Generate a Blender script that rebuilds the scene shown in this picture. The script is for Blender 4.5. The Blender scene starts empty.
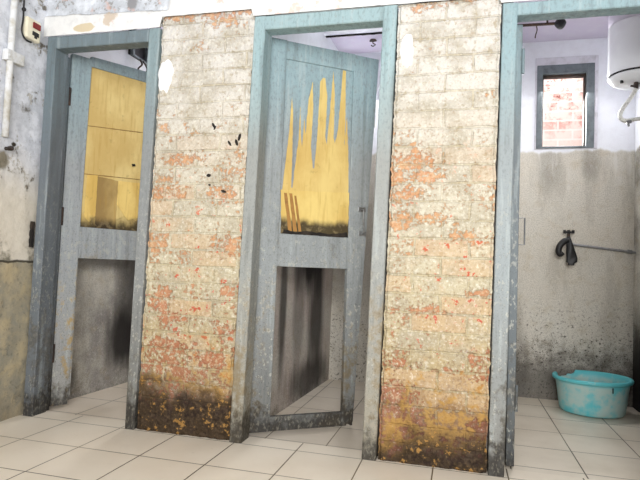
import bpy, bmesh, math, random
from mathutils import Vector, Matrix, noise
C = bpy.context.scene.collection
sc = bpy.context.scene
PI = math.pi
random.seed(7)

# ------------------------------------------------------------ camera
CAMP = Vector((1.5898, -2.3673, 0.8211))
yaw, pitch, roll, FPX = 0.2553147, 0.0513351, 0.0390971, 540.5
f_ = Vector((-math.sin(yaw)*math.cos(pitch), math.cos(yaw)*math.cos(pitch), math.sin(pitch)))
r_ = Vector((math.cos(yaw), math.sin(yaw), 0)); u_ = r_.cross(f_)
rr = math.cos(roll)*r_ + math.sin(roll)*u_
uu = -math.sin(roll)*r_ + math.cos(roll)*u_
cam = bpy.data.objects.new('camera', bpy.data.cameras.new('camera')); C.objects.link(cam)
M = Matrix((rr, uu, -f_)).transposed().to_4x4(); M.translation = CAMP
cam.matrix_world = M
cam.data.sensor_width = 36; cam.data.lens = FPX/640*36; cam.data.clip_start = 0.05
sc.camera = cam

# ------------------------------------------------------------ light and exposure
w = bpy.data.worlds.new('world'); sc.world = w; w.use_nodes = True
w.node_tree.nodes['Background'].inputs[0].default_value = (0.98, 0.985, 1.0, 1)
w.node_tree.nodes['Background'].inputs[1].default_value = 0.50
def area(name, loc, target, size, power, color=(1, 1, 1), sizey=None):
    l = bpy.data.lights.new(name, 'AREA'); l.energy = power; l.color = color
    l.shape = 'RECTANGLE'; l.size = size; l.size_y = sizey or size
    o = bpy.data.objects.new(name, l); C.objects.link(o); o.location = loc
    o.rotation_euler = (Vector(target)-Vector(loc)).to_track_quat('-Z', 'Y').to_euler()
    return o
area('room_daylight', (2.3, -6.0, 1.9), (1.4, 0.5, 0.9), 3.0, 330, (1, 0.99, 0.98), 2.4)
area('camera_flash', (1.75, -2.5, 1.45), (1.4, 0.6, 0.9), 0.25, 20, (1, 0.985, 0.96))
area('window_daylight', (2.257, 1.66, 1.98), (2.2, 0.4, 0.9), 0.30, 20, (1, 0.99, 0.98), 0.5)
area('stall_fill_light', (0.80, 1.62, 2.03), (1.0, 0.3, 0.5), 0.26, 13, (1, 0.99, 0.98), 0.26)  # fill lamp added to brighten the middle stall, in an opening made for it
area('stall_fill_light', (-0.25, 1.62, 2.03), (-0.3, 0.2, 0.5), 0.26, 13, (1, 0.99, 0.98), 0.26)  # likewise added, to brighten the left stall
area('yard_daylight', (2.25, 2.35, 3.2), (2.25, 2.6, 1.9), 1.2, 30, (1, 1, 1))
vs = sc.view_settings
vs.view_transform = 'Standard'; vs.look = 'None'; vs.gamma = 1; vs.use_curve_mapping = False
vs.exposure = 0.05

# ------------------------------------------------------------ node helper
def srgb(r, g, b):
    f = lambda c: (c/255/12.92) if c/255 <= .04045 else ((c/255+.055)/1.055)**2.4
    return (f(r), f(g), f(b), 1)
class S:
    """a socket with arithmetic"""
    def __init__(s, mat, sock): s.m = mat; s.s = sock
    def _op(s, op, *o): return s.m.math(op, s, *o)
    def __add__(s, o): return s._op('ADD', o)
    def __radd__(s, o): return s._op('ADD', o)
    def __sub__(s, o): return s._op('SUBTRACT', o)
    def __rsub__(s, o): return s.m.math('SUBTRACT', o, s)
    def __mul__(s, o): return s._op('MULTIPLY', o)
    def __rmul__(s, o): return s._op('MULTIPLY', o)
    def __truediv__(s, o): return s._op('DIVIDE', o)
class Mat:
    def __init__(s, name, rough=0.85, spec=0.25):
        s.mat = bpy.data.materials.new(name); s.mat.use_nodes = True
        s.t = s.mat.node_tree; s.b = s.t.nodes['Principled BSDF']
        s.b.inputs['Roughness'].default_value = rough
        s.b.inputs['Specular IOR Level'].default_value = spec
        tc = s.t.nodes.new('ShaderNodeTexCoord'); s.co = tc.outputs['Object']
        sp = s.t.nodes.new('ShaderNodeSeparateXYZ'); s.t.links.new(s.co, sp.inputs[0])
        s.x, s.y, s.z = [S(s, o) for o in sp.outputs]
    def put(s, inp, v):
        if isinstance(v, S): s.t.links.new(v.s, inp)
        elif hasattr(v, 'links'): s.t.links.new(v, inp)
        else: inp.default_value = v
    def math(s, op, *a, clamp=False):
        n = s.t.nodes.new('ShaderNodeMath'); n.operation = op; n.use_clamp = clamp
        for i, v in enumerate(a): s.put(n.inputs[i], v)
        return S(s, n.outputs[0])
    def vec(s, x, y, z):
        n = s.t.nodes.new('ShaderNodeCombineXYZ')
        for i, v in enumerate((x, y, z)): s.put(n.inputs[i], v)
        return n.outputs[0]
    def noise(s, scale, detail=4, rough=0.55, stretch=None, off=0.0, dist=0.0):
        n = s.t.nodes.new('ShaderNodeTexNoise')
        n.inputs['Scale'].default_value = scale; n.inputs['Detail'].default_value = detail
        n.inputs['Roughness'].default_value = rough; n.inputs['Distortion'].default_value = dist
        st = stretch or (1, 1, 1)
        mp = s.t.nodes.new('ShaderNodeMapping'); s.t.links.new(s.co, mp.inputs[0])
        mp.inputs['Scale'].default_value = st; mp.inputs['Location'].default_value = (off, off*1.7, off*2.3)
        s.t.links.new(mp.outputs[0], n.inputs['Vector'])
        return S(s, n.outputs['Fac'])
    def step(s, v, a, b, lo=0.0, hi=1.0):
        n = s.t.nodes.new('ShaderNodeMapRange'); n.interpolation_type = 'SMOOTHSTEP'
        s.put(n.inputs[0], v); n.inputs[1].default_value = a; n.inputs[2].default_value = b
        n.inputs[3].default_value = lo; n.inputs[4].default_value = hi
        return S(s, n.outputs[0])
    def ramp(s, v, stops, a=0.0, b=1.0):
        """stops: (value, rgb255) ; v mapped from a..b"""
        m = s.t.nodes.new('ShaderNodeMapRange'); s.put(m.inputs[0], v)
        m.inputs[1].default_value = a; m.inputs[2].default_value = b
        n = s.t.nodes.new('ShaderNodeValToRGB'); s.t.links.new(m.outputs[0], n.inputs[0])
        e = n.color_ramp.elements
        while len(e) < len(stops): e.new(0.5)
        for k, (p, c) in enumerate(stops):
            e[k].position = (p-a)/(b-a); e[k].color = srgb(*c)
        return n.outputs[0]
    def mix(s, f, a, b, mode='MIX'):
        n = s.t.nodes.new('ShaderNodeMix'); n.data_type = 'RGBA'; n.blend_type = mode
        s.put(n.inputs[0], f)
        s.put(n.inputs[6], srgb(*a) if isinstance(a, tuple) and len(a) == 3 else a)
        s.put(n.inputs[7], srgb(*b) if isinstance(b, tuple) and len(b) == 3 else b)
        return n.outputs[2]
    def blob(s, cx, cz, rx, rz, ax='x', soft=0.5, wob=0.0, n=None):
        """1 inside an ellipse, ragged by noise n"""
        X = s.x if ax == 'x' else s.y
        d = s.math('SQRT', s.math('POWER', (X-cx)/rx, 2)+s.math('POWER', (s.z-cz)/rz, 2))
        if n is not None: d = d + (n-0.5)*wob
        return s.step(d, 1+soft, 1-soft)
    def bump(s, h, strength=0.5, dist=0.01):
        n = s.t.nodes.new('ShaderNodeBump'); n.inputs['Strength'].default_value = strength
        n.inputs['Distance'].default_value = dist; s.put(n.inputs['Height'], h)
        s.t.links.new(n.outputs[0], s.b.inputs['Normal'])
    def color(s, c): s.put(s.b.inputs['Base Color'], srgb(*c) if isinstance(c, tuple) and len(c) == 3 else c)

# ------------------------------------------------------------ materials
def mat_tile(name, px, py, base, dirt, dirtamt=0.5):
    m = Mat(name, 0.32, 0.4)
    v = m.vec(m.x-px, m.y-py, 0.0)
    n = m.t.nodes.new('ShaderNodeTexBrick'); n.offset = 0; n.squash = 1
    m.t.links.new(v, n.inputs['Vector'])
    n.inputs['Scale'].default_value = 1; n.inputs['Brick Width'].default_value = .3; n.inputs['Row Height'].default_value = .3
    n.inputs['Mortar Size'].default_value = .003; n.inputs['Mortar Smooth'].default_value = .3
    n.inputs['Color1'].default_value = (0, 0, 0, 1); n.inputs['Color2'].default_value = (1, 1, 1, 1)
    g = S(m, n.outputs['Fac'])
    a = m.noise(3, 5); b = m.noise(40, 4); c2 = m.noise(1.3, 2, off=4)
    col = m.mix(m.step(a, .35, .8)*dirtamt, base, dirt)
    col = m.mix(m.step(b, .62, .8)*0.25, col, (150, 135, 110))
    sm = m.t.nodes.new('ShaderNodeSeparateColor'); m.t.links.new(n.outputs['Color'], sm.inputs[0])
    col = m.mix(S(m, sm.outputs[0])*0.10, col, (205, 190, 170))
    gcol = m.mix(m.step(c2, .4, .62), (70, 58, 42), (120, 106, 82))
    m.color(m.mix(g*1.0, col, gcol))
    m.bump(g*-1.0 + b*.05, .4, .002)
    return m.mat

def mat_brick(name, soot_h, ochre, seed, bare=()):
    m = Mat(name, 0.92, 0.15)
    n1 = m.noise(5, 6, .6, off=seed); n2 = m.noise(17, 5, .6, off=seed+3); n3 = m.noise(60, 5, .6, off=seed)
    n4 = m.noise(9, 3, .5, off=seed+9)
    # slightly wandering brick courses
    wx = m.x + (m.noise(7, 3, off=seed+1)-0.5)*0.03 + (n3-.5)*.008; wz = m.z + (m.noise(9, 3, off=seed+2)-0.5)*0.014 + (n3-.5)*.008
    n = m.t.nodes.new('ShaderNodeTexBrick'); n.offset = .5; n.offset_frequency = 2
    m.t.links.new(m.vec(wx-BX0, wz, 0.0), n.inputs['Vector'])
    n.inputs['Scale'].default_value = 1; n.inputs['Brick Width'].default_value = BW; n.inputs['Row Height'].default_value = BH
    n.inputs['Mortar Size'].default_value = .006; n.inputs['Mortar Smooth'].default_value = .5
    n.inputs['Color1'].default_value = (0, 0, 0, 1); n.inputs['Color2'].default_value = (1, 1, 1, 1)
    mort = S(m, n.outputs['Fac'])
    sm = m.t.nodes.new('ShaderNodeSeparateColor'); m.t.links.new(n.outputs['Color'], sm.inputs[0])
    tint = S(m, sm.outputs[0])
    hi = m.ramp(m.z, [(0, (130, 76, 62)), (.6, (184, 118, 82)), (1.0, (204, 148, 100)), (2.1, (210, 156, 106))], 0, 2.2)
    lo = m.ramp(m.z, [(0, (104, 48, 42)), (.55, (160, 76, 50)), (1.0, (186, 112, 66)), (2.1, (194, 124, 76))], 0, 2.2)
    brick = m.mix(m.step(n2*.8+tint*.15+n1*.2, .40, .75), hi, lo)
    brick = m.mix(m.step(n3, .46, .62)*.6, brick, (214, 190, 152))
    wash = m.ramp(m.z, [(0, (146, 126, 96)), (.45, (176, 160, 124)), (.8, (192, 184, 158)), (1.3, (200, 195, 180)), (1.65, (208, 205, 197)), (2.2, (214, 213, 210))], 0, 2.2)
    wash = m.mix(m.step(n4, .4, .65)*.6, wash, (166, 159, 140))
    wash = m.mix(m.step(n3, .5, .7)*.45, wash, (232, 228, 214))
    wash = m.mix(m.step(m.noise(34, 4, .6, off=seed+7), .56, .68)*.5, wash, (150, 134, 100))
    wash = m.mix(m.step(tint+(n2-.5)*.9, .45, .85)*m.step(m.z, 1.7, 1.0)*m.step(mort, .5, .1)*.36, wash, (202, 162, 118))
    # where the wash still covers the brick
    cov = m.ramp(m.z, [(0, (70,)*3), (.3, (105,)*3), (.7, (135,)*3), (.95, (124,)*3), (1.35, (128,)*3), (1.55, (160,)*3), (1.95, (165,)*3), (2.05, (108,)*3), (2.2, (120,)*3)], 0, 2.2)
    cs = m.t.nodes.new('ShaderNodeSeparateColor'); m.t.links.new(cov, cs.inputs[0])
    cvr = m.math('POWER', S(m, cs.outputs[0]), 0.4545)     # back to 0..1 as written
    n5 = m.noise(2.4, 3, .5, (1, 1, 1), off=seed+5)
    k = n1*.40 + n2*.50 + n3*.55 + (n5-.5)*.40 + (tint-.5)*.13 + (cvr-.5)*.62 + mort*.10
    B = None
    for cx, cz, rx, rz in bare:          # where the wash has come off whole bricks
        b_ = m.blob(cx, cz, rx, rz*1.15, 'x', .5, 2.6, n2*.6+n3*.5-.05)
        B = b_ if B is None else m.math('MAXIMUM', B, b_)
    if B is not None: k = k - B*.13
    W = m.step(k, .56, .66)
    col = m.mix(W*.72+.25, brick, wash)
    rd = m.step(n2*.6+n3*.4+(tint-.5)*.04, .588, .62)*m.step(m.z, 1.55, .9)
    col = m.mix(rd*.85, col, m.ramp(m.z, [(0, (150, 58, 44)), (.9, (196, 76, 50)), (1.4, (214, 118, 66))], 0, 2.2))
    mc = m.mix(m.step(n2, .4, .6), (200, 186, 150), (160, 146, 112))
    col = m.mix(mort*(.10+.30*m.step(n1, .42, .58)), col, mc)
    fk = m.noise(95, 4, .65, off=seed+8)
    col = m.mix(m.step(fk, .56, .66)*.45, col, m.ramp(m.z, [(0, (60, 48, 38)), (1.2, (150, 118, 84)), (2.2, (176, 150, 124))], 0, 2.2))
    col = m.mix(m.step(fk, .42, .34)*.35, col, (244, 240, 228))
    # clean plaster dabs left on the edges
    # ochre scum low down, then soot
    och = m.step(n2*.55+n3*.25+n5*.3+(.36-m.z)*.35, .57, .66)*m.step(m.z, .60, .35)*ochre
    col = m.mix(m.step(n1*.5+n2*.3+n3*.3+(.32-m.z)*.8, .55, .70)*.8, col, (92, 62, 50))
    col = m.mix(och*.85, col, m.mix(n3, (200, 162, 92), (160, 122, 66)))
    so = m.step(n1*.45+n2*.35+n3*.25 + (soot_h-m.z)*1.5, .44, .66)
    och2 = m.step(n3*.5+n2*.5, .55, .6)
    soot = m.mix(och2*.6, m.mix(m.step(n3, .35, .7), (40, 34, 30), (74, 62, 52)), (186, 140, 74))
    col = m.mix(so*.93, col, soot)
    m.color(col)
    m.bump(n3*.9+fk*.5+n2*.9-mort*.3+W*.3, .9, .009)
    return m.mat
BW, BH, BX0 = .235, .0805, -.02

def mat_plaster(name, white=(222, 225, 232), seed=0.0):
    """left wall: flaking white over a grey cement dado"""
    m = Mat(name, .92, .15)
    n1 = m.noise(5, 6, .62, off=seed); n2 = m.noise(16, 5, .6, off=seed+3); n3 = m.noise(60, 4, .6); n4 = m.noise(2.2, 4, off=5)
    col = m.mix(m.step(n2, .42, .62)*.6, white, (184, 188, 196))
    col = m.mix(m.step(n3, .55, .7)*.3, col, (150, 146, 136))
    col = m.mix(m.step(m.z+n4*.3, 1.55, 1.2)*.7, col, (218, 206, 180))
    fl = m.step(n1*.7+n3*.3, .575, .605)
    col = m.mix(fl*.55, col, (176, 168, 150))
    col = m.mix(m.step(n1*.55+n2*.45, .575, .62)*.85, col, (104, 96, 82))
    dado = m.mix(m.step(n1, .35, .65), (168, 158, 134), (138, 136, 124))
    dado = m.mix(m.step(n2, .4, .7)*.5, dado, (196, 178, 140))
    dado = m.mix(m.step(n3, .55, .7)*.4, dado, (96, 92, 80))
    dado = m.mix(m.step(m.z+n2*.2, .35, .05)*.5, dado, (112, 104, 92))
    edge = m.z + (n2-.5)*.02
    d = m.step(edge, .795, .79)
    col = m.mix(m.step(n1*.5+n2*.5+(m.z-.9)*-1.4, .55, .7)*m.step(m.z, .78, .80)*.8, col, (88, 84, 66))
    col = m.mix(d, col, dado)
    col = m.mix(m.step(edge, .784, .79)*m.step(edge, .802, .796)*.9, col, (52, 48, 40))
    # cement repair around the old pipe stub
    b = m.blob(-.215, 1.29, .055, .06, 'y', .2, 1.6, n1*.6+n2*.6)
    col = m.mix(b, col, m.mix(n3, (128, 120, 104), (150, 144, 128)))
    col = m.mix(m.blob(-.155, 1.38, .014, .012, 'y', .3, 3.5, n2*.6+n3*.4), col, (60, 54, 46))
    c = m.blob(-.09, 1.58, .05, .022, 'y', .5, 4.5, n2*.6+n3*.5)
    col = m.mix(c*.8, col, (92, 84, 70))
    m.color(col); m.bump(n2*.7+n3*.3-fl*.5, .7, .008)
    return m.mat

def mat_lintel(name):
    m = Mat(name, .92, .15)
    n1 = m.noise(6, 6, .62, off=2.2); n2 = m.noise(20, 5, .6, off=1); n3 = m.noise(70, 4)
    col = m.mix(m.step(n2, .45, .7)*.4, (226, 226, 224), (196, 196, 196))
    # rough bluish plaster above the band over the left stall
    up = m.step(m.z + m.x*.035 + (n2-.5)*.02, 2.088, 2.094)*m.step(m.x, .16, .12)
    rough = m.mix(m.step(n1, .4, .6), (222, 226, 232), (186, 190, 196))
    rough = m.mix(m.step(n1*.5+n3*.5, .56, .6)*.6, rough, (128, 122, 114))
    col = m.mix(up, col, rough)
    col = m.mix(m.step(m.z + m.x*.035+(n2-.5)*.02, 2.084, 2.089)*m.step(m.z+m.x*.035+(n2-.5)*.02, 2.096, 2.091)*m.step(m.x, .16, .12)*.4, col, (120, 114, 106))
    col = m.mix(m.blob(-.345, 2.03, .06, .022, 'x', .08, 2.0, n1*.5+n2*.5), col, (206, 192, 164))
    col = m.mix(m.blob(-.19, 2.07, .035, .03, 'x', .3, 4.5, n2)*.7, col, (190, 168, 142))
    col = m.mix(m.step(n1*.6+n2*.4, .58, .62)*.35, col, (220, 150, 110))
    col = m.mix(m.blob(-.075, 2.14, .035, .04, 'x', .2, 2.0, n1), col, (140, 140, 142))
    m.color(col); m.bump(n2*.6+n3*.4+up*-.8, .6, .008)
    return m.mat

def mat_paint(name, top, mid, low, grime=.5, ochre=0.0, seed=0.0, wear=.5):
    """blue-grey oil paint, greyer and dirtier towards the floor"""
    m = Mat(name, .55, .3)
    n1 = m.noise(6, 6, .6, (1, 1, .35), off=seed); n2 = m.noise(26, 5, .65, off=seed+2); n3 = m.noise(90, 4, .6, (1, 1, .5), off=seed)
    z = m.z + (n1-.5)*.35
    col = m.ramp(z, [(0, low), (.8, mid), (1.35, mid), (1.75, top), (2.1, top)], 0, 2.2)
    col = m.mix(m.step(n3, .48, .70)*.42, col, (92, 98, 98))
    st = m.noise(30, 5, .6, (1, 1, .08), off=seed+6)
    col = m.mix(m.step(st, .52, .68)*.35, col, (84, 88, 88))
    col = m.mix(m.step(st, .46, .34)*.25, col, (190, 200, 200))
    wr = m.step(m.z, 1.5, .5)*.8+.12
    col = m.mix(m.step(n2*.5+n3*.5, .53, .59)*wr*wear*1.3, col, (190, 190, 180))
    sp = m.noise(150, 3, .6, off=seed+4)
    col = m.mix(m.step(sp, .60, .66)*(wr*.6+.1), col, (60, 58, 54))
    col = m.mix(m.step(n2*.5+n1*.5+(.5-m.z)*.12, .50, .62)*wr*grime*1.2, col, (78, 74, 66))
    if ochre:
        oc = m.step(n1*.5+n2*.5, .47, .6)*m.step(m.z, .9, .55)*ochre
        col = m.mix(oc, col, (176, 146, 84))
    so = m.step(n2*.5+n1*.5+(.16-m.z)*1.7, .45, .68)
    col = m.mix(so*.85, col, m.mix(m.step(n3, .5, .65), (40, 37, 34), (96, 92, 82)))
    m.color(col); m.bump(n2*.5+n3*.5, .5, .003)
    return m.mat

def mat_ply(name, ca=(218, 196, 134), cb=(198, 170, 108), SOOTK=4.6):
    m = Mat(name, .8, .2)
    n1 = m.noise(5, 5, .6, (1, 1, .6)); n2 = m.noise(22, 5, .6); n3 = m.noise(10, 4, .6, (6, 6, .5))
    col = m.mix(m.step(n1, .35, .65), ca, cb)
    col = m.mix(m.step(n3, .5, .7)*.35, col, (172, 136, 66))
    col = m.mix(m.step(n2, .6, .72)*.4, col, (150, 130, 80))
    n5 = m.noise(7, 4, .6, (1, 1, .35), off=3)
    g = m.step(n5*.8+n2*.35+(1.075-m.z)*SOOTK, .56, .92)
    col = m.mix(g*.93, col, m.mix(m.step(n2, .5, .6), (44, 38, 32), (104, 92, 70)))
    m.color(col); m.bump(n3*.5+n2*.4, .4, .003)
    return m.mat

def mat_cement(name, dado, stains=(), seed=0.0, base=(174, 168, 158), ax='x', lowdark=.5, white=(232, 234, 240), pale=(206, 202, 192), from_x=None):
    """white paint over a grey cement dado up to height dado, with soot stains of their own shape"""
    m = Mat(name, .9, .15)
    n1 = m.noise(3.5, 6, .6, off=seed); n2 = m.noise(14, 5, .6, off=seed+3); n3 = m.noise(150, 4, .75); n4 = m.noise(8, 4, .6, (1, 1, .16), off=seed)
    col = m.mix(m.step(n1, .35, .68), base, pale)
    col = m.mix(m.step(n2, .5, .7)*.3, col, (176, 160, 128))
    col = m.mix(m.step(n3, .45, .66)*.5, col, (104, 100, 94))
    n6 = m.noise(5, 5, .65, (1.6, 1.6, .4), off=seed+4)
    col = m.mix(m.step(n6, .50, .66)*.28, col, (134, 128, 116))
    n7 = m.noise(60, 4, .7, off=seed+2)
    col = m.mix(m.step(n7, .55, .66)*m.step(m.z, .80, .38)*(.9 if from_x is not None else .2), col, (70, 66, 60))
    col = m.mix(m.step(n7, .44, .34)*.3, col, (224, 220, 210))
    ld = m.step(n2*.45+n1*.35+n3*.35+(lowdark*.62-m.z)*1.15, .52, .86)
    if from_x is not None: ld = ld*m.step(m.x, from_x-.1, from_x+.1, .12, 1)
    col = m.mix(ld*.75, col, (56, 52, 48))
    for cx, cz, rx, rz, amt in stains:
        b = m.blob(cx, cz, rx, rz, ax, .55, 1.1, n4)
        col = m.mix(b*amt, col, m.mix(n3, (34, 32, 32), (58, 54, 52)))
    # paint drips where the white ends
    d = m.step(m.z+(n4-.5)*.10+(n3-.5)*.03, dado-.012, dado+.012)
    col = m.mix(d, col, m.mix(m.step(n2, .4, .7)*.25, white, (208, 208, 212)))
    drip = m.step(n4, .53, .60)*m.step(m.z, dado-.5, dado-.05)
    col = m.mix(drip*m.step(n3, .4, .5)*.35*m.step(m.z, dado, dado-.02), col, (228, 228, 226))
    m.color(col); m.bump(n3*.7+n2*.5, .55, .006)
    return m.mat

def mat_plain(name, c, rough=.5, metal=0.0, var=None, spec=.4, sc_=20):
    m = Mat(name, rough, spec); m.b.inputs['Metallic'].default_value = metal
    n = m.noise(sc_, 5, .6)
    m.color(m.mix(m.step(n, .42, .7)*.7, c, var) if var else c)
    m.bump(n, .15, .002)
    return m.mat

FRONT_TILE = mat_tile('floor_tile_cream', 0, 0, (232, 222, 206), (214, 200, 180))
TILE1 = mat_tile('floor_tile_left_stall', -.05, .13, (226, 214, 198), (204, 190, 170), .8)
TILE2 = mat_tile('floor_tile_middle_stall', 1.01, .12, (214, 204, 190), (190, 178, 160), .8)
TILE3 = mat_tile('floor_tile_right_stall', 1.82, .165, (226, 216, 200), (200, 188, 170), .9)
BARE1 = [(0.432, 2.05, 0.149, 0.046), (0.226, 2.057, 0.101, 0.038), (0.257, 1.332, 0.098, 0.026), (0.201, 1.164, 0.121, 0.029), (0.479, 1.15, 0.074, 0.038), (0.229, 1.432, 0.056, 0.021), (0.551, 1.57, 0.042, 0.031), (0.507, 0.911, 0.074, 0.054), (0.513, 0.511, 0.093, 0.035), (0.219, 0.419, 0.118, 0.024), (0.469, 0.368, 0.113, 0.028), (0.238, 0.55, 0.066, 0.034), (0.544, 0.691, 0.062, 0.025), (0.178, 0.634, 0.058, 0.055)]
BARE2 = [(1.387, 1.308, 0.103, 0.032), (1.34, 1.149, 0.074, 0.039), (1.467, 1.054, 0.084, 0.024), (1.33, 1.035, 0.062, 0.034), (1.627, 0.963, 0.089, 0.027), (1.302, 1.229, 0.045, 0.027), (1.432, 1.237, 0.068, 0.022), (1.641, 0.387, 0.08, 0.013), (1.551, 0.404, 0.057, 0.011), (1.449, 0.65, 0.108, 0.023), (1.665, 0.733, 0.064, 0.017), (1.671, 0.48, 0.064, 0.027), (1.349, 0.417, 0.078, 0.023), (1.332, 0.288, 0.095, 0.05), (1.336, 0.161, 0.086, 0.049), (1.685, 0.179, 0.049, 0.051), (1.354, 1.688, 0.035, 0.024), (1.242, 1.717, 0.023, 0.024), (1.475, 2.008, 0.169, 0.037), (1.686, 1.605, 0.024, 0.022), (1.352, 0.332, 0.077, 0.018)]
BRICK1 = mat_brick('washed_brick_sooty_foot', .24, .75, 0.0, BARE1)
BRICK2 = mat_brick('washed_brick_ochre_foot', .12, .9, 6.3, BARE2)
PLAST = mat_plaster('flaking_white_plaster')
LINT = mat_lintel('broken_lintel_plaster')
P1 = mat_paint('slate_paint_dark', (110, 124, 130), (106, 113, 119), (98, 102, 106), .6, .0, 1, .3)
P1R = mat_paint('slate_paint_right_jamb', (130, 148, 152), (134, 137, 137), (108, 107, 102), .6, .0, 2)
P1L = mat_paint('pale_slate_door_paint', (144, 162, 168), (154, 159, 162), (150, 149, 145), .45, .75, 3)
P2 = mat_paint('blue_grey_paint', (150, 174, 178), (146, 149, 146), (146, 139, 122), .6, .25, 4)
P2L = mat_paint('blue_grey_door_paint', (140, 162, 168), (142, 147, 148), (104, 104, 101), .75, .15, 5)
P3 = mat_paint('pale_blue_paint', (140, 164, 170), (142, 150, 152), (124, 122, 116), .8, .0, 7)
P3L = mat_paint('grey_blue_leaf_paint', (126, 144, 150), (104, 112, 116), (70, 74, 76), .6, 0, 8)
PLY = mat_ply('bare_yellow_plywood')
PLYB = mat_ply('bright_plywood_scraps', (230, 202, 126), (206, 172, 96))
PLY2 = mat_ply('bare_yellow_plywood_middle', (214, 190, 122), (196, 166, 100), 9.0)
PLY2B = mat_ply('bright_plywood_middle', (218, 194, 122), (200, 170, 98), 9.0)
PLYD = mat_ply('water_darkened_ply', (186, 160, 104), (150, 124, 78), 6.0)
SEAM_SHADE = mat_plain('brown_seam_shadow', (140, 108, 60), .85, 0, (96, 76, 46))  # brown for seam lines with their shadow painted in
STRIP = mat_plain('brown_peeled_strip', (160, 118, 62), .8, 0, (120, 86, 46))
CEIL = mat_cement('lilac_ceiling_paint', -5, (), 2, white=(196, 188, 204))
BLACK = mat_plain('black_plastic', (22, 22, 24), .5, 0, (44, 42, 42))
DARKM = mat_plain('rusted_dark_metal', (58, 50, 46), .6, .3, (96, 74, 60))
STEEL = mat_plain('dull_steel', (150, 152, 154), .35, .8, (110, 108, 104))
GALV = mat_plain('galvanised_pipe', (150, 150, 152), .4, .6, (96, 92, 88))
CREAM = mat_plain('cream_plastic', (236, 230, 206), .4, 0, (214, 206, 180))
RED = mat_plain('dark_red_plastic', (130, 28, 26), .35, 0, (90, 20, 20))
WPLAS = mat_plain('white_enamel', (240, 242, 246), .25, 0, (226, 226, 232), sc_=6)
SHADE_LILAC = mat_plain('enamel_painted_shade_lilac', (206, 200, 216), .35, 0, (190, 184, 200), sc_=6)  # shade on the upper part of the heater, put into the colour
HOSE = mat_plain('braided_pale_hose', (236, 236, 230), .45, .2, (150, 150, 146), sc_=120)
PIPEW = mat_plain('limewashed_conduit', (218, 220, 222), .85, 0, (168, 160, 136), sc_=16)
WINF = mat_plain('grey_window_paint', (104, 112, 116), .6, 0, (80, 86, 88), sc_=26)
PINK = mat_plain('pink_brick_yard_wall', (246, 214, 206), .9, 0, (200, 130, 116), sc_=22)
SOOT = mat_plain('black_soot_stain', (30, 27, 25), .95, 0, (64, 54, 44))

# ------------------------------------------------------------ mesh helpers
def link(name, bm, m, parent=None, smooth=False, slots=None):
    me = bpy.data.meshes.new(name)
    bmesh.ops.recalc_face_normals(bm, faces=bm.faces)
    bm.to_mesh(me); bm.free()
    o = bpy.data.objects.new(name, me); C.objects.link(o)
    for q in (slots or [m]): me.materials.append(q)
    if smooth:
        for p in me.polygons: p.use_smooth = True
    if parent: o.parent = parent
    return o
def struct(o, label=None, cat=None):
    o['kind'] = 'structure'
    if label: o['label'] = label
    if cat: o['category'] = cat
    return o
def thing(o, label, cat, group=None):
    o['label'] = label; o['category'] = cat
    if group: o['group'] = group
    return o
def empty(name, loc):
    o = bpy.data.objects.new(name, None); C.objects.link(o); o.location = loc; o.empty_display_size = .05
    return o
def hexa(bm, p, bev=0.0):
    """p: 8 corners, 4 bottom (ccw) then 4 top"""
    vs_ = [bm.verts.new(q) for q in p]; fs = []
    for f in ((3, 2, 1, 0), (4, 5, 6, 7), (0, 1, 5, 4), (1, 2, 6, 5), (2, 3, 7, 6), (3, 0, 4, 7)):
        fs.append(bm.faces.new([vs_[i] for i in f]))
    if bev:
        es = {e for f in fs for e in f.edges}
        bmesh.ops.bevel(bm, geom=list(es), offset=bev, segments=2, affect='EDGES', profile=.5)
def box(bm, x0, x1, y0, y1, z0, z1, bev=0.0):
    hexa(bm, [(x0, y0, z0), (x1, y0, z0), (x1, y1, z0), (x0, y1, z0), (x0, y0, z1), (x1, y0, z1), (x1, y1, z1), (x0, y1, z1)], bev)
def tube(bm, pts, r, seg=10, cap=True):
    pts = [Vector(p) for p in pts]; rings = []
    rad = r if isinstance(r, (list, tuple)) else [r]*len(pts)
    up = None
    for i, p in enumerate(pts):
        d = (pts[min(i+1, len(pts)-1)]-pts[max(i-1, 0)]).normalized()
        if up is None:
            up = Vector((0, 0, 1)) if abs(d.z) < .9 else Vector((1, 0, 0))
        a = d.cross(up).normalized(); b = a.cross(d).normalized(); up = b
        rings.append([bm.verts.new(p+rad[i]*(math.cos(2*PI*k/seg)*a+math.sin(2*PI*k/seg)*b)) for k in range(seg)])
    for i in range(len(rings)-1):
        for k in range(seg):
            bm.faces.new((rings[i][k], rings[i][(k+1) % seg], rings[i+1][(k+1) % seg], rings[i+1][k]))
    if cap: bm.faces.new(rings[0]); bm.faces.new(rings[-1])
def smoothpath(P, n=6):
    P = [Vector(p) for p in P]; out = []
    Q = [P[0]]+P+[P[-1]]
    for i in range(1, len(Q)-2):
        for k in range(n):
            t = k/n; a, b, c, d = Q[i-1:i+3]
            out.append(.5*((2*b)+(c-a)*t+(2*a-5*b+4*c-d)*t*t+(3*b-a-3*c+d)*t**3))
    out.append(P[-1]); return out
def lathe(bm, prof, cx, cy, seg=48, sx=1, sy=1):
    rings = [[bm.verts.new((cx+r*sx*math.cos(2*PI*k/seg), cy+r*sy*math.sin(2*PI*k/seg), z)) for k in range(seg)] for r, z in prof]
    for i in range(len(rings)-1):
        for k in range(seg):
            bm.faces.new((rings[i][k], rings[i][(k+1) % seg], rings[i+1][(k+1) % seg], rings[i+1][k]))
    return rings
def nz(x, y, z, s=1.0): return noise.noise(Vector((x*s, y*s, z*s)))

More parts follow.
